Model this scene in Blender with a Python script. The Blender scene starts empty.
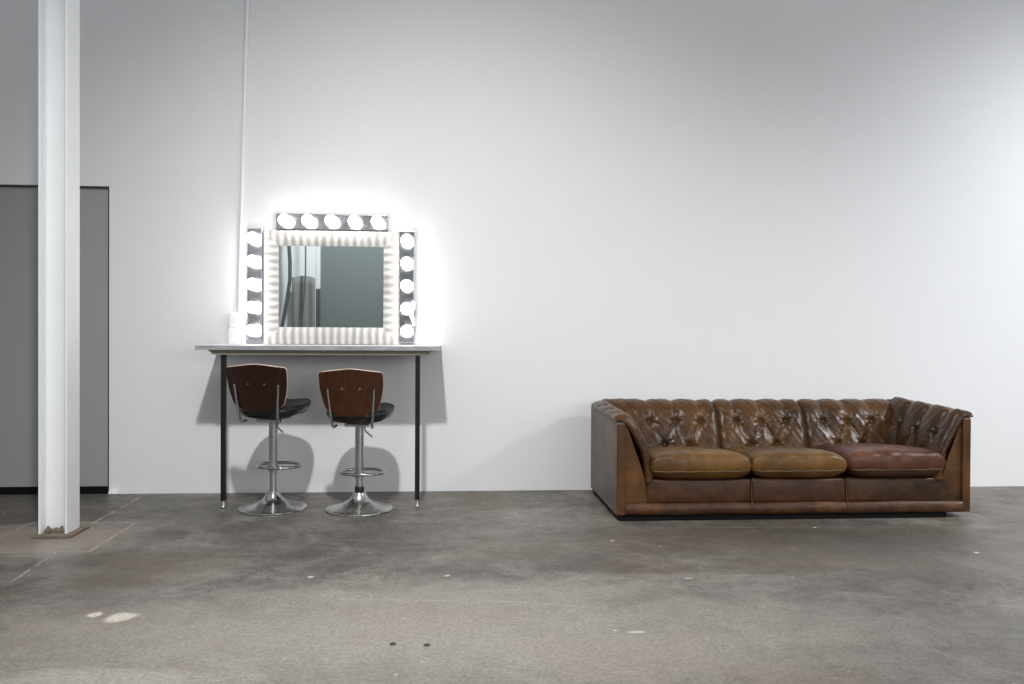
import bpy, bmesh, math, random
import numpy as np
from mathutils import Vector, Matrix, Euler
random.seed(7)
PI = math.pi
SC = bpy.context.scene
COL = SC.collection

# ------------------------------------------------------------------ camera, world, light, exposure
def make_camera():
    yaw, pitch, roll = math.radians(4.2), math.radians(-0.56), math.radians(0.32)
    f = Vector((math.sin(yaw)*math.cos(pitch), math.cos(yaw)*math.cos(pitch), math.sin(pitch)))
    r = Vector((math.cos(yaw), -math.sin(yaw), 0.0))
    u = r.cross(f)
    r2 = math.cos(roll)*r + math.sin(roll)*u
    u2 = -math.sin(roll)*r + math.cos(roll)*u
    cd = bpy.data.cameras.new('camera')
    cd.sensor_width = 36.0
    cd.lens = 812.0/1024.0*36.0
    cd.clip_end = 100
    c = bpy.data.objects.new('camera', cd)
    COL.objects.link(c)
    m = Matrix((r2, u2, -f)).transposed().to_4x4()
    m.translation = Vector((0, -5.58, 1.08))
    c.matrix_world = m
    SC.camera = c
make_camera()

w = bpy.data.worlds.new('world')
SC.world = w
w.use_nodes = True
w.node_tree.nodes['Background'].inputs[0].default_value = (0.95, 0.97, 1.0, 1)
w.node_tree.nodes['Background'].inputs[1].default_value = 0.40

SC.view_settings.view_transform = 'Standard'
SC.view_settings.look = 'None'
SC.view_settings.exposure = 0.0
SC.view_settings.gamma = 1.0
SC.view_settings.use_curve_mapping = False
SC.cycles.use_denoising = True
SC.cycles.max_bounces = 8
SC.cycles.sample_clamp_indirect = 6.0

def lamp_spot(name, loc, target, power, size, blend, radius, color=(1, 1, 1)):
    l = bpy.data.lights.new(name, 'SPOT')
    l.energy = power; l.spot_size = math.radians(size); l.spot_blend = blend
    l.shadow_soft_size = radius; l.color = color
    o = bpy.data.objects.new(name, l); COL.objects.link(o)
    o.location = loc
    o.rotation_euler = (Vector(target)-Vector(loc)).to_track_quat('-Z', 'Y').to_euler()
    return o
def lamp_area(name, loc, target, power, sx, sy, color=(1, 1, 1)):
    l = bpy.data.lights.new(name, 'AREA')
    l.energy = power; l.shape = 'RECTANGLE'; l.size = sx; l.size_y = sy; l.color = color
    o = bpy.data.objects.new(name, l); COL.objects.link(o)
    o.location = loc
    o.rotation_euler = (Vector(target)-Vector(loc)).to_track_quat('-Z', 'Y').to_euler()
    return o
# high bay lamp over the camera, second one further along the hall
lamp_spot('ceiling_lamp_near', (-0.40, -4.53, 4.9), (-0.1, -1.3, 0.0), 1000, 86, 1.0, 0.10, (1.0, 0.985, 0.965))
lamp_spot('ceiling_lamp_far', (7.0, -3.3, 4.1), (4.9, -0.1, 0.2), 1180, 84, 1.0, 0.25, (0.97, 0.985, 1.0))
lamp_spot('rear_fill_spot', (-1.2, -6.6, 5.0), (-2.0, -9.3, 1.6), 760, 100, 1.0, 0.3, (0.95, 1.0, 1.0))  # fill added to brighten the rear hall reflected in the mirror

# broad fill light added at the opposite wall, behind the camera
lamp_area('rear_fill_light', (4.4, -9.02, 1.7), (4.4, 0.0, 1.0), 290, 5.6, 2.2, (0.97, 0.985, 1.0))

# ------------------------------------------------------------------ material helpers
class NT:
    def __init__(s, name):
        s.m = bpy.data.materials.new(name); s.m.use_nodes = True
        s.t = s.m.node_tree; s.b = s.t.nodes['Principled BSDF']
        s.tc = s.t.nodes.new('ShaderNodeTexCoord')
        s.co = s.tc.outputs['Object']
    def link(s, a, b): s.t.links.new(a, b)
    def math(s, op, a, b=None, c=None, clamp=False):
        n = s.t.nodes.new('ShaderNodeMath'); n.operation = op; n.use_clamp = clamp
        for i, v in enumerate((a, b, c)):
            if v is None: continue
            if isinstance(v, (int, float)): n.inputs[i].default_value = v
            else: s.link(v, n.inputs[i])
        return n.outputs[0]
    def noise(s, scale, detail=4, rough=0.5, dist=0.0, vec=None, sc=None):
        n = s.t.nodes.new('ShaderNodeTexNoise')
        n.inputs['Scale'].default_value = scale; n.inputs['Detail'].default_value = detail
        n.inputs['Roughness'].default_value = rough; n.inputs['Distortion'].default_value = dist
        v = vec or s.co
        if sc:
            mp = s.t.nodes.new('ShaderNodeMapping'); mp.inputs['Scale'].default_value = sc
            s.link(v, mp.inputs[0]); v = mp.outputs[0]
        s.link(v, n.inputs['Vector'])
        return n.outputs['Fac']
    def ramp(s, f, stops, interp='LINEAR'):
        n = s.t.nodes.new('ShaderNodeValToRGB'); n.color_ramp.interpolation = interp
        e = n.color_ramp.elements
        while len(e) < len(stops): e.new(0.5)
        for i, (p, c) in enumerate(stops):
            e[i].position = p
            e[i].color = (c, c, c, 1) if isinstance(c, (int, float)) else (*c, 1)
        s.link(f, n.inputs[0])
        return n.outputs[0]
    def mix(s, f, a, b, mode='MIX'):
        n = s.t.nodes.new('ShaderNodeMix'); n.data_type = 'RGBA'; n.blend_type = mode
        for i, v in ((0, f), (6, a), (7, b)):
            if isinstance(v, (int, float)): n.inputs[i].default_value = v if i == 0 else (v, v, v, 1)
            elif isinstance(v, tuple): n.inputs[i].default_value = (*v, 1)
            else: s.link(v, n.inputs[i])
        return n.outputs[2]
    def set(s, **k):
        for key, v in k.items():
            i = s.b.inputs[{'color': 'Base Color', 'rough': 'Roughness', 'metal': 'Metallic', 'spec': 'Specular IOR Level',
                            'coat': 'Coat Weight', 'coatr': 'Coat Roughness', 'emc': 'Emission Color', 'ems': 'Emission Strength'}[key]]
            if isinstance(v, (int, float)): i.default_value = v
            elif isinstance(v, tuple): i.default_value = (*v, 1)
            else: s.link(v, i)
        return s
    def bump(s, h, strength=0.3, dist=0.01):
        n = s.t.nodes.new('ShaderNodeBump'); n.inputs['Strength'].default_value = strength
        n.inputs['Distance'].default_value = dist
        s.link(h, n.inputs['Height']); s.link(n.outputs[0], s.b.inputs['Normal'])
        return s
def srgb(r, g, b):
    f = lambda c: (c/255/12.92) if c/255 <= 0.04045 else ((c/255+0.055)/1.055)**2.4
    return (f(r), f(g), f(b))
def simple(name, col, rough=0.5, metal=0.0, var=0.06, scale=8, **k):
    n = NT(name)
    f = n.noise(scale, 5, 0.6)
    a = tuple(c*(1-var) for c in col); b = tuple(min(1, c*(1+var)) for c in col)
    n.set(color=n.ramp(f, [(0.3, a), (0.7, b)]), rough=rough, metal=metal, **k)
    return n.m

# ---- walls
def wall_mat(name, col, rough=0.62):
    n = NT(name)
    f = n.noise(0.9, 5, 0.6)
    g = n.noise(7, 6, 0.65)
    c = n.mix(0.5, n.ramp(f, [(0.3, tuple(x*0.97 for x in col)), (0.7, col)]), n.ramp(g, [(0.3, tuple(x*0.975 for x in col)), (0.75, col)]))
    n.set(color=c, rough=rough)
    n.bump(n.noise(55, 4, 0.6), 0.06, 0.004)
    return n.m
M_WALL = wall_mat('white_wall_paint', srgb(226, 227, 229))
M_DOOR = wall_mat('grey_door_paint', srgb(152, 155, 154), 0.55)
M_TEAL = wall_mat('dark_grey_green_paint', srgb(124, 130, 129))
M_LGREY = wall_mat('light_grey_paint', srgb(240, 241, 242))
M_BLACK = simple('black_rubber', (0.004, 0.004, 0.004), 0.8, spec=0.15)
M_GAP_SHADE = simple('gap_shade_dark', srgb(48, 50, 50), 0.6)
M_COLUMN = simple('white_steel_paint', srgb(236, 238, 240), 0.38, var=0.025, scale=5)

# ---- concrete floor
def floor_mat():
    n = NT('stained_concrete')
    sep = n.t.nodes.new('ShaderNodeSeparateXYZ'); n.link(n.co, sep.inputs[0])
    X, Y = sep.outputs[0], sep.outputs[1]
    wob = n.math('MULTIPLY', n.math('SUBTRACT', n.noise(7.0, 6, 0.7), 0.5), 1.3)
    base = n.ramp(n.noise(0.55, 6, 0.62, 0.6), [(0.32, srgb(84, 82, 79)), (0.5, srgb(108, 105, 101)), (0.66, srgb(134, 131, 126))])
    streak = n.ramp(n.noise(1.1, 7, 0.68, 0.8, sc=(0.6, 2.6, 1)), [(0.34, 0.62), (0.52, 0.98), (0.68, 1.28)])
    c = n.mix(1.0, base, streak, 'MULTIPLY')
    fine = n.ramp(n.noise(16, 8, 0.75), [(0.36, 0.68), (0.52, 1.0), (0.66, 1.27)])
    c = n.mix(1.0, c, fine, 'MULTIPLY')
    mid = n.ramp(n.noise(4.2, 7, 0.72, 0.5), [(0.36, 0.74), (0.5, 0.98), (0.64, 1.22)])
    c = n.mix(1.0, c, mid, 'MULTIPLY')
    haze = n.ramp(n.noise(1.7, 8, 0.75, 1.6), [(0.53, 0.0), (0.62, 0.34)])
    c = n.mix(haze, c, srgb(158, 154, 148))
    # brownish stains
    br = n.ramp(n.noise(0.8, 5, 0.6, 0.3, sc=(1, 1.7, 1)), [(0.5, 0.0), (0.66, 1.0)])
    c = n.mix(n.math('MULTIPLY', br, 0.6), c, srgb(104, 88, 74))
    def ell(cx, cy, rx, ry, soft=0.4, w=0.6):
        dx = n.math('DIVIDE', n.math('SUBTRACT', X, cx), rx); dy = n.math('DIVIDE', n.math('SUBTRACT', Y, cy), ry)
        d = n.math('SQRT', n.math('ADD', n.math('MULTIPLY', dx, dx), n.math('MULTIPLY', dy, dy)))
        d = n.math('ADD', d, n.math('MULTIPLY', wob, w))
        return n.math('DIVIDE', n.math('SUBTRACT', 1+soft/2, d), soft, clamp=True)
    def seg(x0, y0, x1, y1, wd, soft=0.6, gate=None):
        L = math.hypot(x1-x0, y1-y0); ux, uy = (x1-x0)/L, (y1-y0)/L
        ax = n.math('SUBTRACT', X, x0); ay = n.math('SUBTRACT', Y, y0)
        t = n.math('ADD', n.math('MULTIPLY', ax, ux), n.math('MULTIPLY', ay, uy))
        s_ = n.math('ABSOLUTE', n.math('SUBTRACT', n.math('MULTIPLY', ax, uy), n.math('MULTIPLY', ay, ux)))
        s_ = n.math('ADD', s_, n.math('MULTIPLY', wob, wd*1.6))
        a = n.math('DIVIDE', n.math('SUBTRACT', wd, s_), wd*soft, clamp=True)
        tt = n.math('MULTIPLY', n.math('GREATER_THAN', t, 0.0), n.math('LESS_THAN', t, L))
        a = n.math('MULTIPLY', a, tt)
        if gate is not None: a = n.math('MULTIPLY', a, gate)
        return a
    worn = n.ramp(n.noise(7, 6, 0.75), [(0.42, 0.0), (0.58, 1.0)])
    # pale areas and darker stains; first rows paint in the lamp-lit front floor
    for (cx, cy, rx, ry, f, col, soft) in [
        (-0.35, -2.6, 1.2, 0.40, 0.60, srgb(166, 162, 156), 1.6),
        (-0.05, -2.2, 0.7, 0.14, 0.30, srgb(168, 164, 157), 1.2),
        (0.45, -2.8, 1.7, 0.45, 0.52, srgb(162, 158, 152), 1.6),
        (-1.45, -1.62, 0.42, 0.20, 0.55, srgb(92, 80, 69), 1.4),
        (1.3, -1.35, 0.55, 0.2, 0.50, srgb(84, 78, 66), 1.5),
        (1.6, -1.5, 1.7, 0.38, 0.5, srgb(88, 80, 72), 1.5),
        (2.35, -1.5, 0.6, 0.25, 0.45, srgb(84, 82, 80), 1.4),
        (0.25, -1.2, 0.9, 0.2, 0.25, srgb(94, 88, 82), 1.4),
        (-2.9, -1.0, 1.3, 1.6, 0.60, srgb(78, 75, 72), 1.2),
        (-2.1, -1.2, 0.40, 0.36, 0.75, srgb(158, 150, 144), 0.8),
        (-2.28, -1.2, 0.34, 0.2, 0.45, srgb(112, 94, 82), 1.2),
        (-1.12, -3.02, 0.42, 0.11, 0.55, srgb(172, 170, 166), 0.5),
        (2.8, -1.9, 0.8, 0.3, 0.30, srgb(140, 138, 136), 1.4),
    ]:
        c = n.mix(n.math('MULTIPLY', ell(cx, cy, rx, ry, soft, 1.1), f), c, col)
    # saw cuts round the column and the joint through it
    pale = srgb(196, 188, 178)
    for (x0, y0, x1, y1, wd, f) in [
        (-1.785, -0.83, -1.775, -1.46, 0.011, 0.75), (-2.36, -0.835, -1.785, -0.83, 0.012, 0.7),
        (-2.36, -1.45, -1.775, -1.455, 0.010, 0.55), (-2.37, -1.46, -2.36, -0.82, 0.012, 0.6),
        (-2.02, -0.86, -2.03, 0.0, 0.013, 0.65), (-1.93, -1.46, -1.89, -1.95, 0.010, 0.6),
    ]:
        c = n.mix(n.math('MULTIPLY', seg(x0, y0, x1, y1, wd, 0.7, worn), f), c, pale)
    # scratches and drag marks
    for (x0, y0, x1, y1, wd, f) in [
        (-0.45, -2.25, 0.30, -2.33, 0.010, 0.45), (-0.75, -1.30, 0.1, -1.36, 0.008, 0.4), (0.1, -2.28, 0.62, -2.42, 0.012, 0.3),
        (1.2, -1.12, 2.6, -1.16, 0.007, 0.4), (-1.0, -1.9, -0.3, -2.05, 0.010, 0.25), (0.5, -2.05, 1.9, -2.0, 0.010, 0.2),
        (1.6, -2.3, 2.3, -2.5, 0.009, 0.25), (-0.2, -2.2, 0.5, -2.15, 0.014, 0.25)]:
        c = n.mix(n.math('MULTIPLY', seg(x0, y0, x1, y1, wd, 0.9, worn), f), c, srgb(200, 198, 194))
    # filler spots, bolts holes
    for (cx, cy, rx, ry) in [(-1.245, -2.42, 0.055, 0.05), (-1.357, -2.382, 0.026, 0.03), (0.674, -2.681, 0.034, 0.010), (0.60, -2.66, 0.012, 0.006), (1.05, -2.05, 0.02, 0.008)]:
        c = n.mix(n.math('MULTIPLY', ell(cx, cy, rx, ry, 0.45, 1.2), 0.85), c, srgb(208, 203, 194))
    for (cx, cy) in [(-0.201, -2.744), (-0.083, -2.761)]:
        c = n.mix(ell(cx, cy, 0.012, 0.016, 0.2, 0.2), c, srgb(52, 50, 48))
    # paint flecks
    v = n.t.nodes.new('ShaderNodeTexVoronoi'); v.inputs['Scale'].default_value = 3.4
    mp = n.t.nodes.new('ShaderNodeMapping'); mp.inputs['Scale'].default_value = (1, 1, 0.0)
    n.link(n.co, mp.inputs[0])
    nz = n.t.nodes.new('ShaderNodeTexNoise'); nz.inputs['Scale'].default_value = 30
    n.link(n.co, nz.inputs['Vector'])
    ad = n.t.nodes.new('ShaderNodeVectorMath'); ad.operation = 'MULTIPLY_ADD'
    n.link(nz.outputs['Color'], ad.inputs[0]); ad.inputs[1].default_value = (0.03, 0.03, 0); n.link(mp.outputs[0], ad.inputs[2])
    n.link(ad.outputs[0], v.inputs['Vector'])
    sepc = n.t.nodes.new('ShaderNodeSeparateColor'); n.link(v.outputs['Color'], sepc.inputs[0])
    rad = n.math('MULTIPLY', n.math('POWER', sepc.outputs[0], 3.0), 0.058)
    fl = n.math('LESS_THAN', v.outputs['Distance'], rad)
    c = n.mix(n.math('MULTIPLY', fl, 0.75), c, srgb(214, 212, 208))
    v2 = n.t.nodes.new('ShaderNodeTexVoronoi'); v2.inputs['Scale'].default_value = 13
    n.link(ad.outputs[0], v2.inputs['Vector'])
    sp2 = n.t.nodes.new('ShaderNodeSeparateColor'); n.link(v2.outputs['Color'], sp2.inputs[0])
    f2 = n.math('LESS_THAN', v2.outputs['Distance'], n.math('MULTIPLY', n.math('POWER', sp2.outputs[0], 4.0), 0.12))
    c = n.mix(n.math('MULTIPLY', f2, 0.5), c, srgb(190, 188, 184))
    grit = n.ramp(n.noise(60, 4, 0.8), [(0.4, 0.78), (0.6, 1.15)])
    c = n.mix(1.0, c, grit, 'MULTIPLY')
    c = n.mix(1.0, c, (1.0, 0.975, 0.94), 'MULTIPLY')
    n.set(color=c, rough=n.ramp(n.noise(2.2, 6, 0.7), [(0.3, 0.36), (0.7, 0.6)]), spec=0.45)
    n.bump(n.noise(24, 8, 0.7), 0.12, 0.01)
    return n.m
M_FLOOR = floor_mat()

# ---- leather
def leather(name, dark, mid, light, rough=(0.24, 0.44), wscale=1.0, seed=0.0):
    n = NT(name)
    mp = n.t.nodes.new('ShaderNodeMapping'); mp.inputs['Location'].default_value = (seed, seed*0.7, seed*1.3)
    n.link(n.co, mp.inputs[0]); v = mp.outputs[0]
    f = n.noise(3.2*wscale, 6, 0.65, 0.5, vec=v)
    g = n.noise(14*wscale, 6, 0.7, 0.3, vec=v)
    k = n.math('ADD', n.math('MULTIPLY', f, 0.72), n.math('MULTIPLY', g, 0.28))
    c = n.ramp(k, [(0.34, dark), (0.5, mid), (0.66, light)])
    n.set(color=c, rough=n.ramp(g, [(0.3, rough[0]), (0.7, rough[1])]), spec=0.34)
    h = n.math('ADD', n.math('MULTIPLY', n.noise(26, 6, 0.7, 1.4, vec=v), 0.7), n.math('MULTIPLY', n.noise(210, 3, 0.6, vec=v), 0.3))
    n.bump(h, 0.32, 0.006)
    return n.m
L_OLIVE = leather('olive_brown_leather', srgb(60, 39, 17), srgb(92, 63, 28), srgb(118, 84, 40), (0.3, 0.48))
L_BACK = leather('tufted_brown_leather', srgb(40, 25, 12), srgb(68, 44, 20), srgb(92, 62, 28), (0.20, 0.40), seed=3.1)
L_RED = leather('reddish_brown_leather', srgb(48, 26, 17), srgb(76, 44, 29), srgb(100, 62, 42), (0.28, 0.46), seed=5.3)
L_SIDE = leather('side_leather_with_glare', srgb(74, 64, 58), srgb(106, 94, 86), srgb(124, 112, 104), (0.42, 0.6), 0.8, 6.2)  # same brown leather, wall glare painted in as a greyer, lighter colour
L_BODY = leather('worn_body_leather', srgb(42, 25, 10), srgb(76, 47, 17), srgb(102, 66, 26), (0.34, 0.5), 0.8, 8.2)
L_FRONT = leather('dark_front_leather', srgb(32, 19, 10), srgb(58, 35, 17), srgb(84, 52, 25), (0.34, 0.52), 1.2, 11.0)
L_BAND = leather('rubbed_base_band_leather', srgb(42, 26, 14), srgb(70, 44, 23), srgb(98, 64, 35), (0.32, 0.5), 1.4, 14.0)
L_PIPE = leather('piping_leather', srgb(60, 41, 25), srgb(88, 64, 42), srgb(118, 90, 62), (0.3, 0.45), 2.0, 2.0)
M_BUTTON = leather('button_leather', srgb(40, 26, 15), srgb(64, 43, 24), srgb(80, 56, 32), (0.25, 0.35), 2.0, 1.0)
M_SEAM = simple('dark_seam_thread', srgb(30, 19, 12), 0.7)

# ---- metals, wood, etc
def chrome(name, col=(0.62, 0.62, 0.62), r=0.16, spots=False):
    n = NT(name)
    f = n.noise(18, 6, 0.7)
    c = n.ramp(f, [(0.3, tuple(x*0.8 for x in col)), (0.7, col)])
    if spots:
        s_ = n.ramp(n.noise(42, 6, 0.75), [(0.55, 0.0), (0.68, 0.75)])
        c = n.mix(s_, c, srgb(104, 84, 66))
    n.set(color=c, rough=n.ramp(f, [(0.3, r*0.7), (0.75, r*1.6)]), metal=1.0)
    return n.m
M_CHROME = chrome('worn_chrome', (0.50, 0.50, 0.50))
M_CHROME_RUST = chrome('pitted_chrome', (0.60, 0.59, 0.57), 0.24, True)
M_SATIN = chrome('satin_steel', (0.55, 0.55, 0.55), 0.32)
M_SCREW = chrome('bronze_screw', (0.22, 0.15, 0.11), 0.4)
M_BAR = chrome('polished_bar_steel', (0.50, 0.50, 0.53), 0.20)
def wood(name, dark, light, sc=(1.5, 1.5, 9), rough=0.34):
    n = NT(name)
    g = n.noise(7, 6, 0.65, 1.2, sc=sc)
    c = n.ramp(g, [(0.3, dark), (0.7, light)])
    n.set(color=c, rough=rough, spec=0.45)
    return n.m
M_WALNUT = wood('dark_walnut_ply', srgb(28, 11, 6), srgb(46, 20, 10), (7, 7, 1.6))
M_WALNUT2 = wood('warm_walnut_ply', srgb(42, 18, 7), srgb(72, 38, 13), (7, 7, 1.6))
M_PLYEDGE = wood('pale_ply_edge', srgb(176, 152, 132), srgb(224, 206, 190), (3, 3, 20), 0.4)
M_VINYL = simple('black_vinyl', (0.010, 0.010, 0.011), 0.30, var=0.2, scale=12)
M_TABLETOP = simple('grey_white_laminate', srgb(212, 212, 216), 0.4, var=0.04, scale=6)
def edge_mat():
    n = NT('grey_board_edge')
    g = n.noise(9, 6, 0.7, 0.4, sc=(1.0, 4, 8))
    n.set(color=n.ramp(g, [(0.3, srgb(128, 128, 134)), (0.7, srgb(176, 176, 182))]), rough=0.55)
    return n.m
M_EDGE = edge_mat()
M_RAIL = wood('raw_rail_wood', srgb(112, 106, 96), srgb(140, 133, 121), (6, 2, 12), 0.6)
M_LEG = simple('black_leg_paint', (0.006, 0.007, 0.008), 0.35)
M_PLASTIC = simple('white_plastic', srgb(232, 232, 234), 0.35, var=0.02)
M_CONDUIT = simple('painted_conduit', srgb(232, 233, 235), 0.35, var=0.02)
M_RUST = simple('rusted_plate', srgb(112, 100, 88), 0.85, var=0.35, scale=22)
M_BEIGE = simple('beige_paper', srgb(220, 206, 196), 0.8, var=0.1)
def bulb_mat():
    n = NT('lit_bulb_glass')
    n.set(color=(0.9, 0.9, 0.9), rough=0.3, emc=(1.0, 0.97, 0.94), ems=10.5)
    return n.m
M_BULB = bulb_mat()
M_MIRROR = NT('mirror_glass').set(color=(0.80, 0.85, 0.85), rough=0.012, metal=1.0).m
def ribbed(name, axis):
    n = NT(name)
    sc = (17, 0.8, 0.8) if axis == 'x' else (0.8, 0.8, 17)
    g = n.noise(1.0, 4, 0.6, 0.0, sc=sc)
    wv = n.t.nodes.new('ShaderNodeTexWave'); wv.wave_type = 'BANDS'; wv.bands_direction = axis.upper()
    wv.inputs['Scale'].default_value = 6.2; wv.inputs['Distortion'].default_value = 1.2
    wv.inputs['Detail'].default_value = 2; wv.inputs['Detail Scale'].default_value = 1.5
    n.link(n.co, wv.inputs['Vector'])
    k = n.math('ADD', n.math('MULTIPLY', g, 0.6), n.math('MULTIPLY', wv.outputs['Fac'], 0.4))
    n.set(color=n.ramp(k, [(0.3, srgb(160, 157, 153)), (0.5, srgb(188, 186, 183)), (0.7, srgb(212, 211, 209))]), rough=0.42)
    n.bump(wv.outputs['Fac'], 0.2, 0.005)
    return n.m
M_RIBX = ribbed('ribbed_white_shell_x', 'x'); M_RIBZ = ribbed('ribbed_white_shell_z', 'z')
M_CURTAIN = simple('grey_curtain_cloth', srgb(138, 136, 134), 0.9, var=0.05)
M_DARKGREY = simple('grey_duct', srgb(92, 94, 97), 0.5)
M_COLLAR = simple('black_collar', (0.01, 0.01, 0.01), 0.4)

# ------------------------------------------------------------------ mesh helpers
def link_mesh(name, verts, faces, mats, parent=None, smooth=False, fmat=None, org=(0, 0, 0)):
    me = bpy.data.meshes.new(name)
    o = Vector(org)
    me.from_pydata([tuple(Vector(v)-o) for v in verts], [], faces)
    if not isinstance(mats, (list, tuple)): mats = [mats]
    for m in mats: me.materials.append(m)
    if fmat: me.polygons.foreach_set('material_index', fmat)
    if smooth: me.polygons.foreach_set('use_smooth', [True]*len(me.polygons))
    me.update(); me.validate()
    ob = bpy.data.objects.new(name, me); COL.objects.link(ob)
    if parent is not None: ob.parent = parent
    return ob
class B:
    """collects simple solids in one mesh"""
    def __init__(s): s.v = []; s.f = []; s.mi = []
    def add(s, v, f, m=0):
        k = len(s.v); s.v += [tuple(p) for p in v]; s.f += [tuple(i+k for i in q) for q in f]; s.mi += [m]*len(f); return s
    def box(s, x0, x1, y0, y1, z0, z1, m=0, bev=0.0):
        if bev <= 0:
            v = [(x, y, z) for x in (x0, x1) for y in (y0, y1) for z in (z0, z1)]
            f = [(0, 1, 3, 2), (4, 6, 7, 5), (0, 4, 5, 1), (2, 3, 7, 6), (0, 2, 6, 4), (1, 5, 7, 3)]
            return s.add(v, f, m)
        bm = bmesh.new(); bmesh.ops.create_cube(bm, size=1)
        for p in bm.verts:
            p.co = Vector(((x0+x1)/2+p.co.x*(x1-x0), (y0+y1)/2+p.co.y*(y1-y0), (z0+z1)/2+p.co.z*(z1-z0)))
        bmesh.ops.bevel(bm, geom=bm.edges[:], offset=bev, segments=3, profile=0.5, affect='EDGES')
        bm.verts.index_update()
        v = [tuple(p.co) for p in bm.verts]; f = [tuple(q.index for q in fc.verts) for fc in bm.faces]
        bm.free()
        return s.add(v, f, m)
    def tube(s, pts, r, n=12, m=0, closed=False, caps=True):
        P = [Vector(p) for p in pts]; N = len(P)
        rr = r if isinstance(r, (list, tuple)) else [r]*N
        up = None; rings = []
        for i in range(N):
            if closed: t = (P[(i+1) % N]-P[i-1]).normalized()
            else: t = (P[min(i+1, N-1)]-P[max(i-1, 0)]).normalized()
            if up is None:
                up = t.orthogonal().normalized()
            else:
                up = (up - t*up.dot(t)).normalized()
            b = t.cross(up)
            rings.append([P[i]+rr[i]*(math.cos(2*PI*k/n)*up+math.sin(2*PI*k/n)*b) for k in range(n)])
        v = [q for rg in rings for q in rg]; f = []
        for i in range(N if closed else N-1):
            j = (i+1) % N
            for k in range(n):
                f.append((i*n+k, i*n+(k+1) % n, j*n+(k+1) % n, j*n+k))
        if not closed and caps:
            f.append(tuple(reversed(range(n)))); f.append(tuple((N-1)*n+k for k in range(n)))
        return s.add(v, f, m)
    def lathe(s, prof, c=(0, 0, 0), n=48, m=0, axis='z'):
        v = []; f = []
        for (r, z) in prof:
            for k in range(n):
                a = 2*PI*k/n
                if axis == 'z': v.append((c[0]+r*math.cos(a), c[1]+r*math.sin(a), c[2]+z))
                else: v.append((c[0]+r*math.cos(a), c[1]-z, c[2]+r*math.sin(a)))
        for i in range(len(prof)-1):
            for k in range(n):
                f.append((i*n+k, i*n+(k+1) % n, (i+1)*n+(k+1) % n, (i+1)*n+k))
        f.append(tuple(reversed(range(n)))); f.append(tuple((len(prof)-1)*n+k for k in range(n)))
        return s.add(v, f, m)
    def prism(s, poly, axis, a0, a1, m=0):
        """poly: 2D outline, extruded along axis"""
        def pt(p, a):
            return {'x': (a, p[0], p[1]), 'y': (p[0], a, p[1]), 'z': (p[0], p[1], a)}[axis]
        n = len(poly)
        v = [pt(p, a0) for p in poly]+[pt(p, a1) for p in poly]
        f = [tuple(range(n)), tuple(range(2*n-1, n-1, -1))]+[(i, i+n, (i+1) % n+n, (i+1) % n) for i in range(n)]
        return s.add(v, f, m)
    def build(s, name, mats, parent=None, smooth=False, org=(0, 0, 0), angle=None):
        ob = link_mesh(name, s.v, s.f, mats, parent, smooth, s.mi, org)
        bm = bmesh.new(); bm.from_mesh(ob.data); bmesh.ops.recalc_face_normals(bm, faces=bm.faces[:])
        if smooth:
            for e in bm.edges:
                if len(e.link_faces) == 2 and e.calc_face_angle(0) > math.radians(angle or 40): e.smooth = False
        bm.to_mesh(ob.data); bm.free()
        return ob
def thing(name, label, cat, loc=(0, 0, 0), rz=0.0, group=None):
    o = bpy.data.objects.new(name, None); COL.objects.link(o)
    o.empty_display_size = 0.1
    o.location = loc; o.rotation_euler = (0, 0, rz)
    tag(o, label, cat, group); return o
def tag(o, label, cat, group=None):
    o['label'] = label; o['category'] = cat
    if group: o['group'] = group
    return o
def struct(o):
    o['kind'] = 'structure'; return o

# ------------------------------------------------------------------ the room
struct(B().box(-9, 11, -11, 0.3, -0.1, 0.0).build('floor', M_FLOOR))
HT = 5.6
bw = B()
bw.box(-2.276, 11, 0.0, 0.2, 0.0, HT)
bw.box(-9, -2.276, 0.0, 0.2, 2.045, HT)
struct(bw.build('wall_back', M_WALL))
# sliding grey door in its recess
dr = struct(B().box(-5.4, -2.285, 0.015, 0.065, 0.048, 2.034, bev=0.003).build('door_1', M_DOOR))
struct(B().box(-5.4, -2.283, 0.006, 0.07, 0.0, 0.048, bev=0.003).build('baseboard_door', M_BLACK))
struct(B().box(-5.4, -2.276, -0.002, 0.12, 2.034, 2.045, bev=0.001).build('gap_shade_top', M_GAP_SHADE))  # dark strip standing in for the shade in the gap above the door
struct(B().box(-2.285, -2.276, 0.004, 0.12, 0.0, 2.031).build('gap_shade_side', M_GAP_SHADE))  # likewise for the shaded gap at the door's right edge
struct(B().box(-5.5, -2.2, 0.12, 0.2, 0.0, 2.045).build('wall_behind_door', M_DOOR))
# opposite side of the hall, seen in the mirror
struct(B().box(-2.33, 11, -9.25, -9.05, 0, HT).build('wall_front', M_TEAL))
wf = B()  # made-up frame round the added fill light
for (a, b_, c_, d) in [(1.5, 7.3, 2.84, 2.96), (1.5, 7.3, 0.58, 0.70), (1.5, 1.62, 0.58, 2.96), (7.18, 7.3, 0.58, 2.96)]:
    wf.box(a, b_, -9.05, -8.98, c_, d)
struct(wf.build('fill_light_frame', M_LGREY))
struct(B().box(-9, -2.33, -9.25, -9.05, 0, HT).build('wall_front_alcove', M_LGREY))
struct(B().box(-2.40, -2.33, -9.05, -9.03, 1.86, HT).build('trim_3', M_LGREY))
struct(B().box(-2.40, -2.33, -9.05, -9.03, 0, 1.86).build('trim_4', M_DARKGREY))

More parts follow.
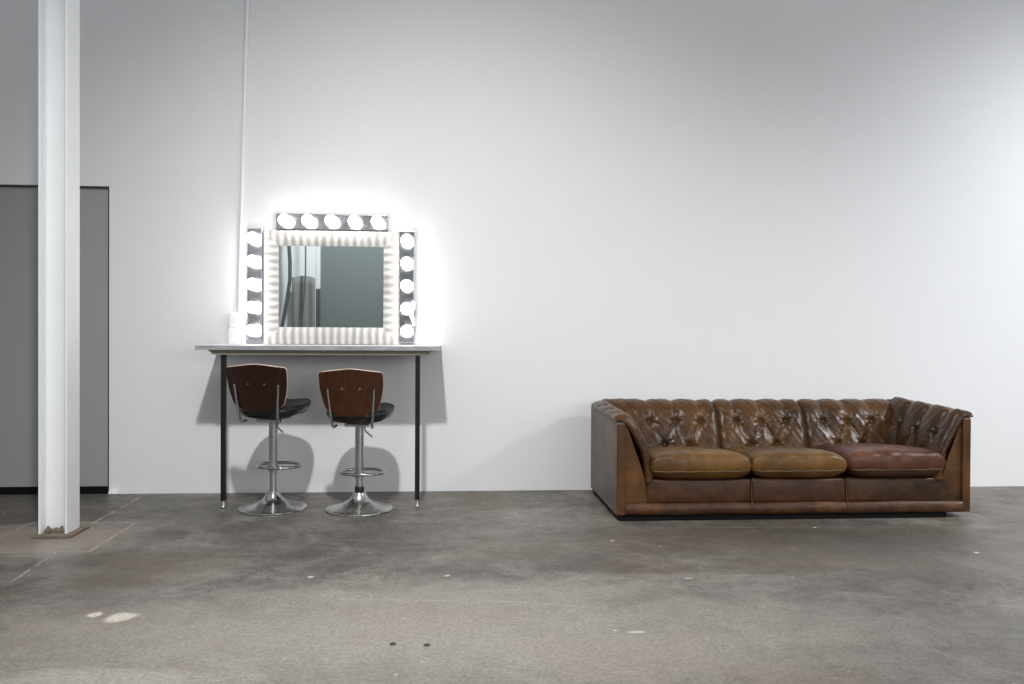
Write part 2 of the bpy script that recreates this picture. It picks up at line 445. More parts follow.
# crumbled plaster at the wall end by the door
pl = B()
for i in range(5):
    x = -2.262+0.010*i; r = 0.012+0.006*random.random()
    pl.lathe([(0.001, 0), (r, 0.004), (r*0.8, r*1.3), (r*0.35, r*2.2), (0.001, r*2.4)], (x, -0.014, 0.0), 9)
tag(pl.build('plaster_lump', M_WALL, smooth=True), 'small lump of white plaster on floor at the wall corner beside grey door', 'plaster')

# ------------------------------------------------------------------ steel column
O = (-2.09, -1.055, 0)
col = thing('steel_column', 'white painted steel I-beam column standing in front of the grey door', 'column', O)
b = B()
b.box(-2.168, -2.156, -1.150, -1.000, 0.012, HT-0.1, bev=0.003)
b.box(-2.034, -2.022, -1.150, -1.000, 0.012, HT-0.1, bev=0.003)
web = []
for (x, y) in [(-2.157, -1.088), (-2.148, -1.079), (-2.042, -1.079), (-2.033, -1.088), (-2.033, -1.060), (-2.042, -1.069), (-2.148, -1.069), (-2.157, -1.060)]:
    web.append((x, y))
b.prism(web, 'z', 0.012, HT-0.1)
b.build('beam', M_COLUMN, col, org=O)
bp = B().box(-2.186, -1.985, -1.190, -0.965, 0.0, 0.014, bev=0.003)
for (x, y) in [(-2.13, -1.12), (-2.06, -1.12)]:
    bp.lathe([(0.014, 0), (0.014, 0.014), (0.007, 0.018), (0.007, 0.034), (0.001, 0.036)], (x, y, 0.014), 8)
bp.build('base_plate', M_RUST, col, org=O)
gr = B()
for i in range(9):
    x = -2.150+0.0125*i; r = 0.012+0.007*random.random()
    gr.lathe([(0.001, 0), (r, 0.002), (r*0.8, r*0.8), (r*0.3, r*1.3), (0.001, r*1.4)], (x, -1.098-0.012*random.random(), 0.013), 9)
gr.build('rust_crust', M_RUST, col, True, org=O)

# ------------------------------------------------------------------ conduit, power boxes
tag(B().tube([(-1.360, -0.016, HT-0.2), (-1.376, -0.016, 3.31), (-1.408, -0.016, 2.1), (-1.422, -0.016, 1.32), (-1.424, -0.020, 1.218)], 0.0125, 14)
    .build('wall_conduit', M_CONDUIT, smooth=True), 'thin white conduit pipe running down the wall to the power boxes on the table', 'pipe')
def power_box(loc, w_, d_, h_, label):
    t = thing('power_box', label, 'power box', loc)
    B().box(-w_/2, w_/2, -d_/2, d_/2, 0, h_, bev=0.008).build('casing', M_PLASTIC, t)
    g = B()
    for k in range(5):
        z = h_*(0.2+0.14*k)
        g.box(-w_/2+0.012, w_/2-0.012, -d_/2-0.003, -d_/2+0.002, z, z+0.005)
    g.build('vent', M_CONDUIT, t)
    B().box(-w_/2-0.010, -w_/2+0.002, -0.015, 0.015, h_*0.25, h_*0.8, bev=0.003).build('latch', M_CONDUIT, t)
    return t
power_box((-1.426, -0.062, 1.0012), 0.100, 0.09, 0.108, 'white plastic power box standing on the tabletop, under the upper one')
power_box((-1.430, -0.055, 1.1095), 0.090, 0.075, 0.105, 'white plastic power box stacked on the lower one where the conduit ends')

# ------------------------------------------------------------------ vanity table
TO = (-0.8175, -0.26, 0)
tb = thing('vanity_table', 'long narrow counter table with white top on black legs against the wall', 'table', TO)
t_ = B(); t_.box(-1.559, -0.076, -0.522, -0.002, 0.974, 1.0, m=1)
t_.box(-1.5585, -0.0765, -0.5215, -0.0025, 0.9995, 1.0012, m=0)
t_.build('tabletop', [M_TABLETOP, M_EDGE], tb, org=TO)
rl = B()
rl.prism([(-1.492, 0.974), (-1.452, 0.944), (-0.165, 0.944), (-0.125, 0.974)], 'y', -0.500, -0.462)
rl.prism([(-1.492, 0.974), (-1.452, 0.944), (-0.165, 0.944), (-0.125, 0.974)], 'y', -0.045, -0.005)
for x in (-1.46, -0.81, -0.17):
    rl.box(x-0.018, x+0.018, -0.462, -0.045, 0.946, 0.973)
rl.build('underframe', M_RAIL, tb, org=TO)
for (x, y) in [(-1.402, -0.470), (-0.214, -0.495)]:
    lg = B().box(x-0.0148, x+0.0148, y-0.0148, y+0.0148, 0.045, 0.946, bev=0.003).build('leg', M_LEG, tb, org=TO)
    ft = B().lathe([(0.014, 0), (0.015, 0.006), (0.010, 0.012), (0.010, 0.046)], (x, y, 0), 16).build('leg_foot', M_SATIN, lg, True, org=TO)
    ft['label'] = 'silver foot'

# ------------------------------------------------------------------ mirror
MO = (-0.812, -0.03, 1.0)
mr = thing('mirror', 'square mirror in a wide white ribbed frame standing on the table against the wall', 'mirror', MO)
x0, x1, z0, z1 = -1.256, -0.366, 1.004, 1.766
gx0, gx1, gz0, gz1 = -1.164, -0.466, 1.118, 1.664
def frame_side(outer, inner, mat_, along):
    (a0, a1), (i0, i1) = outer, inner       # mitred trapezoid, outer edge a0-a1 and inner edge i0-i1
    N = 60; v = []; f = []
    for i in range(N+1):
        s_ = i/N
        for j in range(5):
            q = j/4
            p0 = (a0[0]+(a1[0]-a0[0])*s_, a0[1]+(a1[1]-a0[1])*s_); p1 = (i0[0]+(i1[0]-i0[0])*s_, i0[1]+(i1[1]-i0[1])*s_)
            y = -0.040-0.012*math.sin(PI*q)**0.7-0.0012*math.sin(s_*2*PI*17)*math.sin(PI*q)
            v.append((p0[0]+(p1[0]-p0[0])*q, y, p0[1]+(p1[1]-p0[1])*q))
    for i in range(N):
        for j in range(4):
            f.append((i*5+j, i*5+j+1, (i+1)*5+j+1, (i+1)*5+j))
    k = len(v)
    # back and edges
    v += [(a0[0], -0.004, a0[1]), (i0[0], -0.004, i0[1]), (i1[0], -0.004, i1[1]), (a1[0], -0.004, a1[1])]
    f += [(k, k+1, k+2, k+3)]
    f += [tuple([i*5 for i in range(N+1)]+[k+3, k]), tuple([i*5+4 for i in range(N, -1, -1)]+[k+1, k+2])]
    f += [tuple([j for j in range(4, -1, -1)]+[k, k+1]), tuple([N*5+j for j in range(5)]+[k+2, k+3])]
    return B().add(v, f).build('frame_side', mat_, mr, True, org=MO, angle=35)
frame_side(((x0, z1), (x1, z1)), ((gx0, gz1), (gx1, gz1)), M_RIBX, 'x')
frame_side(((x0, z0), (x1, z0)), ((gx0, gz0), (gx1, gz0)), M_RIBX, 'x')
frame_side(((x0, z0), (x0, z1)), ((gx0, gz0), (gx0, gz1)), M_RIBZ, 'z')
frame_side(((x1, z0), (x1, z1)), ((gx1, gz0), (gx1, gz1)), M_RIBZ, 'z')
B().box(gx0, gx1, -0.033, -0.012, gz0, gz1).build('glass', M_MIRROR, mr, org=MO)

# ------------------------------------------------------------------ bulb strips
def light_bar(name_label, cx, cz, length, horizontal, depth=0.045, wid=0.104, zb=None, phase=0.0):
    loc = (cx, 0, cz)
    t = thing('vanity_light_bar', name_label, 'light', loc, 0, 'vanity light bars around the mirror')
    hl, hw = length/2, wid/2
    if horizontal: hb = B().box(-hl, hl, -depth, -0.001, -hw, hw, bev=0.004)
    else: hb = B().box(-hw, hw, -depth, -0.001, -hl, hl, bev=0.004)
    hb.build('housing', M_BAR, t)
    sp = 0.152
    for k in range(5):
        d = (k-2)*sp+phase
        c = (d, 0, 0) if horizontal else (0, 0, d)
        r = 0.039
        prof = []
        for i in range(17):
            a = -PI/2+PI*i/16
            prof.append((max(0.0005, r*math.cos(a)), depth+0.030+r+r*math.sin(a)))
        bl = B().lathe(prof, c, 28, axis='y').build('bulb', M_BULB, t, True)
        B().lathe([(0.026, depth-0.002), (0.026, depth+0.012), (0.018, depth+0.018), (0.016, depth+0.036)], c, 20, axis='y').build('socket', M_PLASTIC, bl, True)
    return t
light_bar('polished strip of five lit globe bulbs mounted horizontally above the mirror', -0.808, 1.826, 0.744, True)
light_bar('polished upright strip of five lit globe bulbs beside the power boxes, left of mirror', -1.318, 1.400, 0.752, False, wid=0.096)
light_bar('polished upright strip of five lit globe bulbs with beige scrap, right of mirror', -0.308, 1.396, 0.757, False, wid=0.100, phase=0.004)
# beige crumpled scrap hanging on the right strip
sv = []; sf = []
for i in range(13):
    for j in range(5):
        t = i/12; q = j/4-0.5
        wdt = 0.030*(0.6+0.5*abs(math.sin(t*7)))
        sv.append((-0.268+0.008*math.sin(t*9)+q*wdt, -0.060-0.005*math.sin(t*11+q*3)-0.002*math.cos(q*8), 1.30-0.17*t))
for i in range(12):
    for j in range(4): sf.append((i*5+j, i*5+j+1, (i+1)*5+j+1, (i+1)*5+j))
sc_ = link_mesh('paper_scrap', sv, sf, M_BEIGE, None, True)
sm = sc_.modifiers.new('thick', 'SOLIDIFY'); sm.thickness = 0.002
tag(sc_, 'crumpled beige paper scrap hanging on the bulb strip right of the mirror', 'paper')

# ------------------------------------------------------------------ bar stools
def make_stool(loc, rz, drop, label, wood_m, base_m, collar):
    t = thing('bar_stool', label, 'bar stool', loc, rz, 'gas lift bar stools at the vanity table')
    zs = -drop
    # trumpet base
    prof = [(0.001, 0.0), (0.200, 0.0), (0.2045, 0.004), (0.203, 0.009), (0.185, 0.016), (0.15, 0.024), (0.115, 0.034), (0.085, 0.047), (0.062, 0.063),
            (0.047, 0.082), (0.040, 0.100), (0.036, 0.108), (0.001, 0.110)]
    B().lathe(prof, n=64).build('base', base_m, t, True)
    B().lathe([(0.0215, 0), (0.0215, 0.40)], (0, 0, 0.108), 28).build('inner_post', M_SATIN, t, True)
    if collar: B().lathe([(0.027, 0), (0.028, 0.003), (0.028, 0.032), (0.026, 0.036)], (0, 0, 0.108), 28).build('collar', M_COLLAR, t, True)
    B().lathe([(0.0262, 0), (0.0268, 0.004), (0.0268, 0.330)], (0, 0, 0.222+zs), 28).build('gas_lift_sleeve', M_SATIN, t, True)
    # footrest: loop in front of the post with two struts and a clamp
    pts = []
    for k in range(40):
        a = 2*PI*k/40
        pts.append((0.135*math.cos(a), 0.085+0.115*math.sin(a), 0.252+zs*1.5))
    fr = B().tube(pts, 0.0095, 12, closed=True)
    fr.lathe([(0.034, -0.016), (0.034, 0.016)], (0, 0, 0.252+zs*1.5), 24)
    fr.build('footrest', M_CHROME, t, True)
    # seat: bentwood shell and pad
    def seat_surf(z_top, z_bot, sx, sy, cy, edge, rise):
        N, R = 48, 10
        v = []; f = []
        def ring(rr, kind):
            out = []
            for k in range(N):
                a = 2*PI*k/N; c_, s_ = math.cos(a), math.sin(a)
                e = 0.80
                x = sx*math.copysign(abs(c_)**e, c_)*rr; y = cy+sy*math.copysign(abs(s_)**e, s_)*rr
                fr_ = max(0, s_)*rr
                lift = rise*rr*rr*(0.45+0.75*max(0, s_)+0.25*abs(c_))
                out.append((x, y, kind+lift+(0.034*rr*rr*max(0.0, s_*0.7+0.5*abs(c_)) if kind < z_top-0.004 and kind < (z_top+z_bot)/2 else 0.0)+zs))
            return out
        rings = []
        for i in range(R): rings.append(ring(0.02+0.93*i/(R-1), z_bot))
        h = z_top-z_bot
        for (rr, q) in [(0.985, 0.18), (1.0, 0.45), (0.99, 0.75), (0.955, 0.93)]: rings.append(ring(rr, z_bot+h*q))
        for i in range(R): rings.append(ring(0.93-0.91*i/(R-1), z_top+edge*0.0))
        for rg in rings: v += rg
        for i in range(len(rings)-1):
            for k in range(N): f.append((i*N+k, i*N+(k+1) % N, (i+1)*N+(k+1) % N, (i+1)*N+k))
        f.append(tuple(reversed(range(N)))); f.append(tuple((len(rings)-1)*N+k for k in range(N)))
        return B().add(v, f)
    seat_surf(0.622, 0.566, 0.200, 0.210, 0.030, 0, 0.034).build('seat_pad', M_VINYL, t, True, angle=60)
    seat_surf(0.567, 0.553, 0.182, 0.194, 0.028, 0, 0.036).build('seat_shell', wood_m, t, True, angle=60)
    B().box(-0.075, 0.075, -0.08, 0.09, 0.540+zs, 0.556+zs, bev=0.004).build('mounting_plate', M_SATIN, t)
    # back panel, bent plywood: local sheet around (x, z) with curve in y
    def hw(vv):
        base = 0.150+0.040*math.sin(min(1, vv/0.80)*PI/2)
        if vv > 0.92: base -= 0.010*(1-math.sqrt(max(0, 1-((vv-0.92)/0.08)**2)))
        if vv < 0.16: base -= 0.030*(1-math.sqrt(max(0, 1-((0.16-vv)/0.16)**2)))
        return base
    def sheet(y_off, thick, shr, mats, name, puff=0.0):
        NU, NV = 32, 26
        gF, gB = [], []
        for j in range(NV+1):
            vv = j/NV
            for i in range(NU+1):
                u = -1+2*i/NU
                zt = 0.894-0.019*(math.sqrt(u*u+0.02)-0.141)/0.86-shr; zb = 0.612+0.022*u*u+shr*0.5
                x = u*(hw(vv)-shr)
                z = zb+vv*(zt-zb)
                y = -0.205+0.5*x*x-0.050*(vv-0.2)+y_off
                pf = puff*(1-abs(u)**3)*(1-abs(2*vv-1)**3)
                gB.append((x, y, z+zs)); gF.append((x, y+thick+pf, z+zs))
        v = gB+gF; n_ = len(gB); f = []; mi = []
        W_ = NU+1
        for j in range(NV):
            for i in range(NU):
                a = j*W_+i
                f.append((a, a+1, a+W_+1, a+W_)); mi.append(0)
                f.append((n_+a, n_+a+W_, n_+a+W_+1, n_+a+1)); mi.append(0)
        per = [i for i in range(W_)]+[j*W_+NU for j in range(1, NV+1)]+[NV*W_+i for i in range(NU-1, -1, -1)]+[j*W_ for j in range(NV-1, 0, -1)]
        for a, c_ in zip(per, per[1:]+per[:1]): f.append((a, c_, n_+c_, n_+a)); mi.append(1 if len(mats) > 1 else 0)
        b_ = B(); b_.v = v; b_.f = f; b_.mi = mi
        return b_.build(name, mats, t, True, angle=50)
    sheet(0.0, 0.013, 0.0, [wood_m, M_PLYEDGE], 'backrest')
    sheet(0.014, 0.014, 0.006, [M_VINYL], 'back_pad', 0.014)
    pe = []
    for i in range(33):
        u = -0.985+1.97*i/32
        zt = 0.894-0.019*(math.sqrt(u*u+0.02)-0.141)/0.86
        x = u*hw(1.0 if abs(u) < 0.96 else 0.985)*0.99
        pe.append((x, -0.205+0.5*x*x-0.040+0.0065, zt+zs-0.001-(0.004 if abs(u) > 0.97 else 0)))
    B().tube(pe, 0.0052, 10).build('edge_trim', M_PLYEDGE, t, True)
    for (x, z) in [(-0.052, 0.775), (0.052, 0.775)]:
        B().lathe([(0.0075, -0.001), (0.007, 0.003), (0.003, 0.0045), (0.0005, 0.005)], (x, -0.205+0.5*x*x-0.050*((z-0.612)/0.288-0.2), z+zs), 12, axis='y').build('screw', M_SCREW, t, True)
    for s_ in (-1, 1):
        def yb(x, z): return -0.205+0.5*x*x-0.050*((z-0.612)/0.288-0.2)-0.008
        P = [(s_*0.138, yb(0.138, 0.775), 0.778+zs), (s_*0.134, yb(0.134, 0.72), 0.72+zs), (s_*0.128, yb(0.128, 0.66)-0.003, 0.66+zs),
             (s_*0.122, yb(0.122, 0.61)-0.004, 0.60+zs), (s_*0.118, -0.180, 0.558+zs), (s_*0.115, -0.168, 0.547+zs), (s_*0.112, -0.150, 0.547+zs), (s_*0.109, -0.130, 0.553+zs)]
        B().tube(P, 0.0078, 12).build('back_bracket', M_CHROME, t, True)
    B().tube([(0.035, -0.01, 0.548+zs), (0.040, -0.03, 0.530+zs), (0.046, -0.045, 0.512+zs), (0.068, -0.06, 0.496+zs), (0.096, -0.07, 0.480+zs)], 0.0048, 8).build('lever', M_SATIN, t, True)
    return t
make_stool((-1.094, -0.505, 0), math.radians(-14), 0.0, 'chrome bar stool with dark walnut back beside the left table leg, turned further right', M_WALNUT, M_CHROME, False)
make_stool((-0.564, -0.56, 0), math.radians(-7), 0.024, 'lower chrome bar stool with warmer brown back and black collar on its pitted base', M_WALNUT2, M_CHROME_RUST, True)

# ------------------------------------------------------------------ leather sofa
SO = (2.03, -0.49, 0)
SHIFT = (-0.013, -0.035)
sofa = thing('leather_sofa', 'long worn brown leather three-seat sofa with tufted back against the white wall', 'sofa', (SO[0]+SHIFT[0], SO[1]+SHIFT[1], 0))
YF, YB = -0.925, -0.045          # front and rear faces
XL, XR = 0.962, 3.098            # outer faces
# plinth
B().box(0.985, 2.955, -0.915, -0.075, 0.0, 0.045).build('plinth', M_BLACK, sofa, org=SO)
# outer side panels with a soft edge
def side_panel(xa, xb, zf, zbk):
    poly = [(YF, 0.034), (YF, zf-0.01), (YF+0.02, zf), (YB-0.25, (zf+zbk)/2+0.01), (YB-0.02, zbk), (YB, zbk-0.02), (YB, 0.034)]
    ob = B().prism(poly, 'x', xa, xb).build('side_panel', L_SIDE, sofa, org=SO)
    m = ob.modifiers.new('soft', 'BEVEL'); m.width = 0.006; m.segments = 3
    return ob
side_panel(XL, XL+0.05, 0.580, 0.612)
side_panel(XR-0.05, XR, 0.606, 0.640)
# back panel
ob = B().box(XL+0.04, XR-0.04, YB-0.06, YB, 0.034, 0.60, bev=0.01).build('back_panel', L_BODY, sofa, org=SO)
# arm fronts: wedge, wide at the bottom
def arm_front(s, xo, zt):
    # s=+1 left arm (inward is +x)
    pts = [(xo, 0.100), (xo+s*0.182, 0.100), (xo+s*0.170, 0.235), (xo+s*0.140, 0.33), (xo+s*0.104, 0.43), (xo+s*0.066, 0.54), (xo+s*0.028, zt), (xo, zt)]
    ob = B().prism(pts, 'y', YF+0.012, YF+0.20).build('arm_front', L_BODY, sofa, org=SO)
    m = ob.modifiers.new('soft', 'BEVEL'); m.width = 0.005; m.segments = 2
    # flat corner strip with a welt
    st = B().box(min(xo-s*0.001, xo+s*0.050), max(xo-s*0.001, xo+s*0.050), YF-0.004, YF+0.03, 0.036, zt-0.012, bev=0.006).build('corner_strip', L_BODY, sofa, org=SO)
arm_front(1, XL+0.002, 0.575)
arm_front(-1, XR-0.002, 0.600)
# front rail in three lengths and base band
xs = [1.135, 1.765, 2.340, 2.935]
for i in range(3):
    B().box(xs[i], xs[i+1], YF+0.012, YF+0.10, 0.098, 0.240, bev=0.016).build('front_rail', L_FRONT, sofa, True, org=SO, angle=50)
def band():
    prof = []
    for k in range(11):
        a = PI/2+PI*k/10*1.0
        prof.append((YF+0.008+0.020*math.cos(a), 0.069+0.034*math.sin(a)))
    prof += [(YF+0.06, 0.035), (YF+0.06, 0.103)]
    N = 90; v = []; f = []; n = len(prof)
    xa, xb = XL+0.050, XR-0.050
    for i in range(N+1):
        x = xa+(xb-xa)*i/N
        pin = 0
        for c_ in (1.765, 2.340): pin = max(pin, math.exp(-((x-c_)/0.008)**2))
        for (y, z) in prof: v.append((x, y+0.006*pin+0.0012*math.sin(x*37), z-0.0015*math.sin(x*11)))
    for i in range(N):
        for k in range(n): f.append((i*n+k, i*n+(k+1) % n, (i+1)*n+(k+1) % n, (i+1)*n+k))
    f += [tuple(range(n)), tuple(N*n+k for k in range(n-1, -1, -1))]
    B().add(v, f).build('base_band', L_BAND, sofa, True, org=SO)
band()
for c_ in (1.765, 2.340):
    B().tube([(c_, YF-0.010, 0.044), (c_+0.001, YF-0.013, 0.069), (c_, YF-0.007, 0.098), (c_, YF+0.010, 0.12), (c_, YF+0.0115, 0.2), (c_, YF+0.012, 0.235)], 0.0022, 6).build('seam', L_PIPE, sofa, True, org=SO)

# seat cushions
def cushion(x0, x1, y0, y1, z0, z1, mat_, seed, crown=0.03, droop=0.0):
    """boxy cushion with crowned top, rounded front, wrinkles"""
    rnd = random.Random(seed)
    NX, NP = 48, 64
    v = []; f = []
    ym, zm = (y0+y1)/2, (z0+z1)/2
    ay, az = (y1-y0)/2, (z1-z0)/2
    ph = [rnd.uniform(0, 6.28) for _ in range(6)]
    for i in range(NX+1):
        u = -1+2*i/NX
        e = 1-abs(u)**9; sx = (e**0.5)
        k = 0.90+0.10*(1-abs(u)**5)          # ends a little smaller
        for j in range(NP):
            a = 2*PI*j/NP; c_, s_ = math.cos(a), math.sin(a)
            p = 0.30
            yy = math.copysign(abs(c_)**p, c_); zz = math.copysign(abs(s_)**0.38, s_)
            y = ym+ay*yy*(0.985 if abs(u) > 0.98 else 1)*(1-0.03*abs(u)**6)
            z = zm+az*zz*k*(0.25+0.75*sx)
            z -= 0.055*max(0.0, min(1.0, (y-y0)/(y1-y0)))*(1.0 if s_ > 0 else 0.3)
            if s_ > 0:
                z += crown*(1-u*u*0.85)*(1-abs(yy)**4*0.55)
                z += 0.0035*math.sin(u*7+ph[0]+yy*3)*math.sin(yy*6+ph[1])+0.002*math.sin(u*19+ph[2])*math.sin(yy*11+ph[3])
            if c_ < 0 and zz < -0.25: y += 0.026*(-zz-0.25)/0.75
            if c_ < 0: y -= 0.012*(1-u*u)*(1-zz*zz)+0.002*math.sin(u*15+ph[4])
            x = (x0+x1)/2+(x1-x0)/2*u
            x += (0.006*math.sin(a*3+ph[5]))*abs(u)**8*(1 if u > 0 else -1)
            v.append((x, y, z))
    for i in range(NX):
        for j in range(NP): f.append((i*NP+j, i*NP+(j+1) % NP, (i+1)*NP+(j+1) % NP, (i+1)*NP+j))
    f += [tuple(range(NP-1, -1, -1)), tuple(NX*NP+j for j in range(NP))]
    ob = B().add(v, f).build('seat_cushion', mat_, sofa, True, org=SO, angle=75)
    # piping along the front edge low on the face, and round the ends
    zp = z0+(z1-z0)*0.36
    P = [(x0+0.008, y1-0.05, zp), (x0+0.004, ym, zp), (x0+0.006, y0+0.05, zp), (x0+0.018, y0+0.012, zp)]
    for q in range(1, 16):
        u = -1+2*q/16
        P.append((x0+0.02+(x1-x0-0.04)*q/16, y0-0.011*(1-u*u)-0.001, zp+0.0015*math.sin(q*1.7+seed)))
    P += [(x1-0.018, y0+0.012, zp), (x1-0.006, y0+0.05, zp), (x1-0.004, ym, zp), (x1-0.008, y1-0.05, zp)]
    B().tube(P, 0.0046, 8).build('piping', L_PIPE, ob, True, org=SO)
    return ob
c1 = cushion(1.158, 1.760, -0.945, -0.30, 0.228, 0.402, L_OLIVE, 1, 0.008)
c2 = cushion(1.768, 2.338, -0.935, -0.30, 0.228, 0.398, L_OLIVE, 2, 0.012)
c3 = cushion(2.346, 2.940, -0.945, -0.30, 0.230, 0.408, L_RED, 3, 0.020)
for c_, l_ in ((c1, 'olive brown left seat cushion'), (c2, 'olive brown middle seat cushion'), (c3, 'reddish brown raised right seat cushion')): c_['label'] = l_

# tufted pads
def tuft_field(NU, NV, upper, lower, v_up, v_lo, Lu, Lv, amp, seed, edge=(True, True), vfold=0.5):
    """height over a sheet: pads bulge, folds run along the button lines. u, v in 0..1; sizes Lu, Lv in metres"""
    rnd = random.Random(seed)
    U, V = np.meshgrid(np.linspace(0, 1, NU+1), np.linspace(0, 1, NV+1), indexing='ij')
    X, Y = U*Lu, V*Lv
    segs = []
    for u in upper: segs.append((u*Lu, v_up*Lv, u*Lu+rnd.uniform(-.006, .006), Lv*1.02, vfold))
    for u in lower: segs.append((u*Lu, v_lo*Lv, u*Lu, -0.02, 0.8))
    for a in upper:
        for b_ in lower:
            if abs(a-b_)*Lu < 0.13: segs.append((a*Lu, v_up*Lv, b_*Lu, v_lo*Lv, 0.62))
    d = np.full(U.shape, 9.0)
    for (x0_, y0_, x1_, y1_, wgt) in segs:
        dx, dy = x1_-x0_, y1_-y0_; L2 = dx*dx+dy*dy
        t = np.clip(((X-x0_)*dx+(Y-y0_)*dy)/L2, 0, 1)
        dd = np.hypot(X-x0_-t*dx, Y-y0_-t*dy)
        d = np.minimum(d, dd+0.030*(1-wgt))
    h = amp*(1-np.exp(-d/0.030))
    for u, vv in [(u, v_up) for u in upper]+[(u, v_lo) for u in lower]:
        r = np.hypot(X-u*Lu, (Y-vv*Lv)); ang = np.arctan2(Y-vv*Lv, X-u*Lu)
        h -= amp*0.85*np.exp(-(r/0.022)**2)
        kk = rnd.randint(6, 9); p = rnd.uniform(0, 6.28)
        h += 0.0035*np.sin(ang*kk+p)*np.exp(-((r-0.038)/0.022)**2)
    # edges pulled in
    eu = 1.0
    if edge[0]: h -= amp*1.2*np.exp(-U*Lu/0.016)
    if edge[1]: h -= amp*1.2*np.exp(-(1-U)*Lu/0.016)
    h += 0.0016*np.sin(X*61+rnd.uniform(0, 6))*np.sin(Y*43+rnd.uniform(0, 6))+0.001*np.sin(X*120+Y*77)
    return U, V, h
def path_eval(path, vv):
    """path: polyline of 2D points resampled by length with smoothing (Catmull-Rom)"""
    P = [Vector(p) for p in path]
    Q = []
    for i in range(len(P)-1):
        p0, p1, p2, p3 = P[max(i-1, 0)], P[i], P[i+1], P[min(i+2, len(P)-1)]
        for k in range(12):
            t = k/12
            Q.append(0.5*((2*p1)+(-p0+p2)*t+(2*p0-5*p1+4*p2-p3)*t*t+(-p0+3*p1-3*p2+p3)*t**3))
    Q.append(P[-1])
    S = [0]
    for a, c_ in zip(Q, Q[1:]): S.append(S[-1]+(c_-a).length)
    L = S[-1]
    out = []
    for t in vv:
        s_ = t*L; i = min(max(0, np.searchsorted(S, s_)-1), len(Q)-2)
        q = (s_-S[i])/max(1e-9, S[i+1]-S[i])
        p = Q[i].lerp(Q[i+1], q); tg = (Q[min(i+2, len(Q)-1)]-Q[max(0, i-1)]).normalized()
        out.append((p, tg))
    return out, L
def tuft_sheet(name, frame, path, upper, lower, v_up, v_lo, Lu, amp, seed, mat_, NU=96, NV=72, edge=(True, True), pathfn=None, nsign=1, vfold=0.5, thick=0.012):
    """frame(u, a, b) -> world point for depth a and height b along the sheet"""
    vs = np.linspace(0, 1, NV+1)
    ev, Lv = path_eval(path, vs)
    U, V, h = tuft_field(NU, NV, upper, lower, v_up, v_lo, Lu, Lv, amp, seed, edge, vfold)
    vert = []; N_ = []
    for i in range(NU+1):
        u = i/NU
        evu = path_eval(pathfn(u), vs)[0] if pathfn else ev
        for j in range(NV+1):
            p, tg = evu[j]
            nrm = Vector((-tg[1], tg[0]))*nsign
            hh = h[i, j]
            tail = max(0.0, (vs[j]-0.86)/0.14)
            q = p+nrm*hh*(1-tail)
            vert.append(frame(u, q[0], q[1]))
    f = []
    W_ = NV+1
    for i in range(NU):
        for j in range(NV): f.append((i*W_+j, i*W_+j+1, (i+1)*W_+j+1, (i+1)*W_+j))
    ob = B().add(vert, f).build(name, mat_, sofa, True, org=SO, angle=80)
    sm_ = ob.modifiers.new('thick', 'SOLIDIFY'); sm_.thickness = thick; sm_.offset = -1
    # buttons
    for u, vv in [(u, v_up) for u in upper]+[(u, v_lo) for u in lower]:
        e_ = path_eval(pathfn(u) if pathfn else path, [vv])[0][0]
        p, tg = e_; nrm = Vector((-tg[1], tg[0]))*nsign
        c0 = Vector(frame(u, *(p+nrm*(-amp*0.55)))); c1_ = Vector(frame(u, *(p+nrm*(0.03))))
        ax = (c1_-c0).normalized()
        bm = bmesh.new(); bmesh.ops.create_uvsphere(bm, u_segments=14, v_segments=8, radius=0.0095)
        R_ = ax.to_track_quat('Z', 'Y').to_matrix()
        for w_ in bm.verts:
            w_.co.z *= 0.55; w_.co = R_ @ w_.co + c0+ax*0.006
        bm.verts.index_update()
        vv_ = [tuple(w_.co) for w_ in bm.verts]; ff = [tuple(x.index for x in fc.verts) for fc in bm.faces]; bm.free()
        B().add(vv_, ff).build('button', M_BUTTON, ob, True, org=SO)
    return ob

# back sections: path in (y, z) from the seat up and over the top
back_path = [(-0.335, 0.26), (-0.315, 0.36), (-0.285, 0.45), (-0.245, 0.545), (-0.200, 0.602), (-0.145, 0.622), (-0.090, 0.614), (-0.050, 0.590), (-0.040, 0.566)]
bx = [1.175, 1.775, 2.368, 3.020]
ups = [(0.40, 0.63, 0.85), (0.21, 0.50, 0.79), (0.20, 0.46, 0.72)]
los = [(0.52, 0.74), (0.36, 0.65), (0.33, 0.59)]
mats = [L_BACK, L_BACK, L_BACK]
for i in range(3):
    x_a, x_b = bx[i]+0.001, bx[i+1]-0.001
    if i == 0: x_a = 1.005
    tuft_sheet('back_cushion', (lambda u, a, b_, xa=x_a, xb=x_b: (xa+(xb-xa)*u, a, b_)), back_path, ups[i], los[i], 0.46, 0.185, x_b-x_a, 0.026, 20+i, mats[i], nsign=1)
# arm pads: path in (distance inward from outer face, z); run along y
def arm_pad(s, xo, zt, seed, mat_, name):
    y_a, y_b = YF-0.006, -0.20
    def pf(u):
        z_ = zt+0.018*u
        k = 1.0
        return [(0.186, 0.225), (0.180, 0.33), (0.154, 0.42), (0.108, 0.51), (0.062, z_-0.026), (0.028, z_-0.006), (-0.004, z_+0.002), (-0.010, z_-0.016)]
    def fr(u, a, b_): return (xo+s*a, y_a+(y_b-y_a)*u, b_)
    L = y_b-y_a
    return tuft_sheet(name, fr, pf(0.5), (0.20, 0.48, 0.76), (0.34, 0.62), 0.52, 0.16, L, 0.044, seed, mat_, pathfn=pf, nsign=-1, edge=(True, False), NU=110, vfold=0.95, thick=0.045)
arm_pad(1, XL, 0.597, 31, L_BACK, 'arm_pad')
arm_pad(-1, XR, 0.618, 32, L_BACK, 'arm_pad')
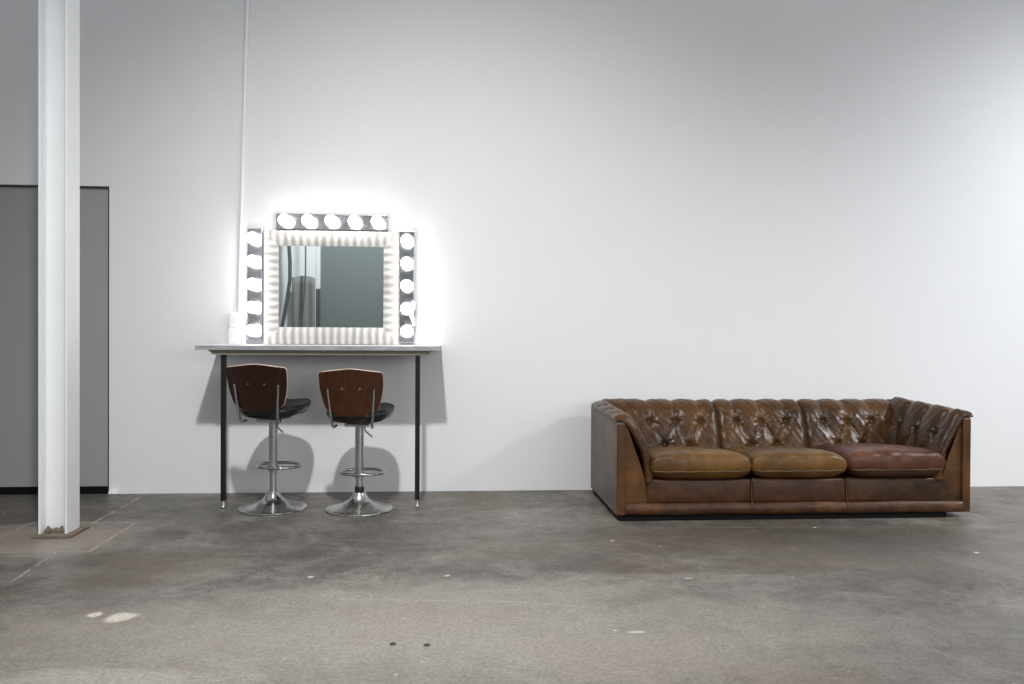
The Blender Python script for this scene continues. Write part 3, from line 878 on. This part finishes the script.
# pointed welt tips where the arm pads meet the outer corners
# dark gusset between the back seam
for x in (1.775, 2.368):
    ev, _ = path_eval(back_path, np.linspace(0.02, 0.8, 14))
    B().tube([(x, p[0]+0.004, p[1]-0.004) for p, tg in ev], 0.007, 8).build('seam', M_SEAM, sofa, True, org=SO)
# inner deck under the cushions
B().box(1.12, 2.96, YF+0.05, -0.10, 0.04, 0.232).build('seat_deck', L_FRONT, sofa, org=SO)

# ------------------------------------------------------------------ things seen only in the mirror
cv = []; cf = []
N = 60
for i in range(N+1):
    s_ = i/N
    for j in range(14):
        q = j/13
        zt = 2.04+0.035*math.sin(s_*PI)
        x = -2.79+0.40*s_-0.05*(1-s_)*(1-q)*0 + (-0.16*(1-q)**1.5)*(0.15+0.85*(1-s_))*-0.5
        cv.append((x, -8.86+0.014*math.sin(s_*2*PI*2.5), 0.05+(zt-0.05)*q))
for i in range(N):
    for j in range(13): cf.append((i*14+j, i*14+j+1, (i+1)*14+j+1, (i+1)*14+j))
cu = link_mesh('hanging_curtain', cv, cf, M_CURTAIN, None, True)
m = cu.modifiers.new('thick', 'SOLIDIFY'); m.thickness = 0.006
tag(cu, 'grey curtain hanging across the hall, seen reflected in the mirror', 'curtain')
tag(B().tube([(-2.82, -8.75, 5.0), (-2.82, -8.75, 2.6), (-2.80, -8.75, 2.3), (-2.80, -8.75, 2.0), (-2.84, -8.75, 1.7), (-2.90, -8.75, 1.35), (-2.97, -8.75, 1.0), (-3.0, -8.75, 0.5), (-3.0, -8.75, 0.0)], 0.032, 14)
    .build('curved_duct', M_DARKGREY, smooth=True), 'curved dark grey pipe reflected at the left of the mirror', 'pipe')
tag(B().tube([(-2.52, -8.72, 5.0), (-2.53, -8.72, 2.6), (-2.53, -8.72, 2.1), (-2.55, -8.72, 1.7), (-2.60, -8.72, 1.2), (-2.62, -8.72, 0.0)], 0.013, 10)
    .build('hanging_cable', M_DARKGREY, smooth=True), 'thin grey cable hanging in front of the reflected curtain', 'cable')
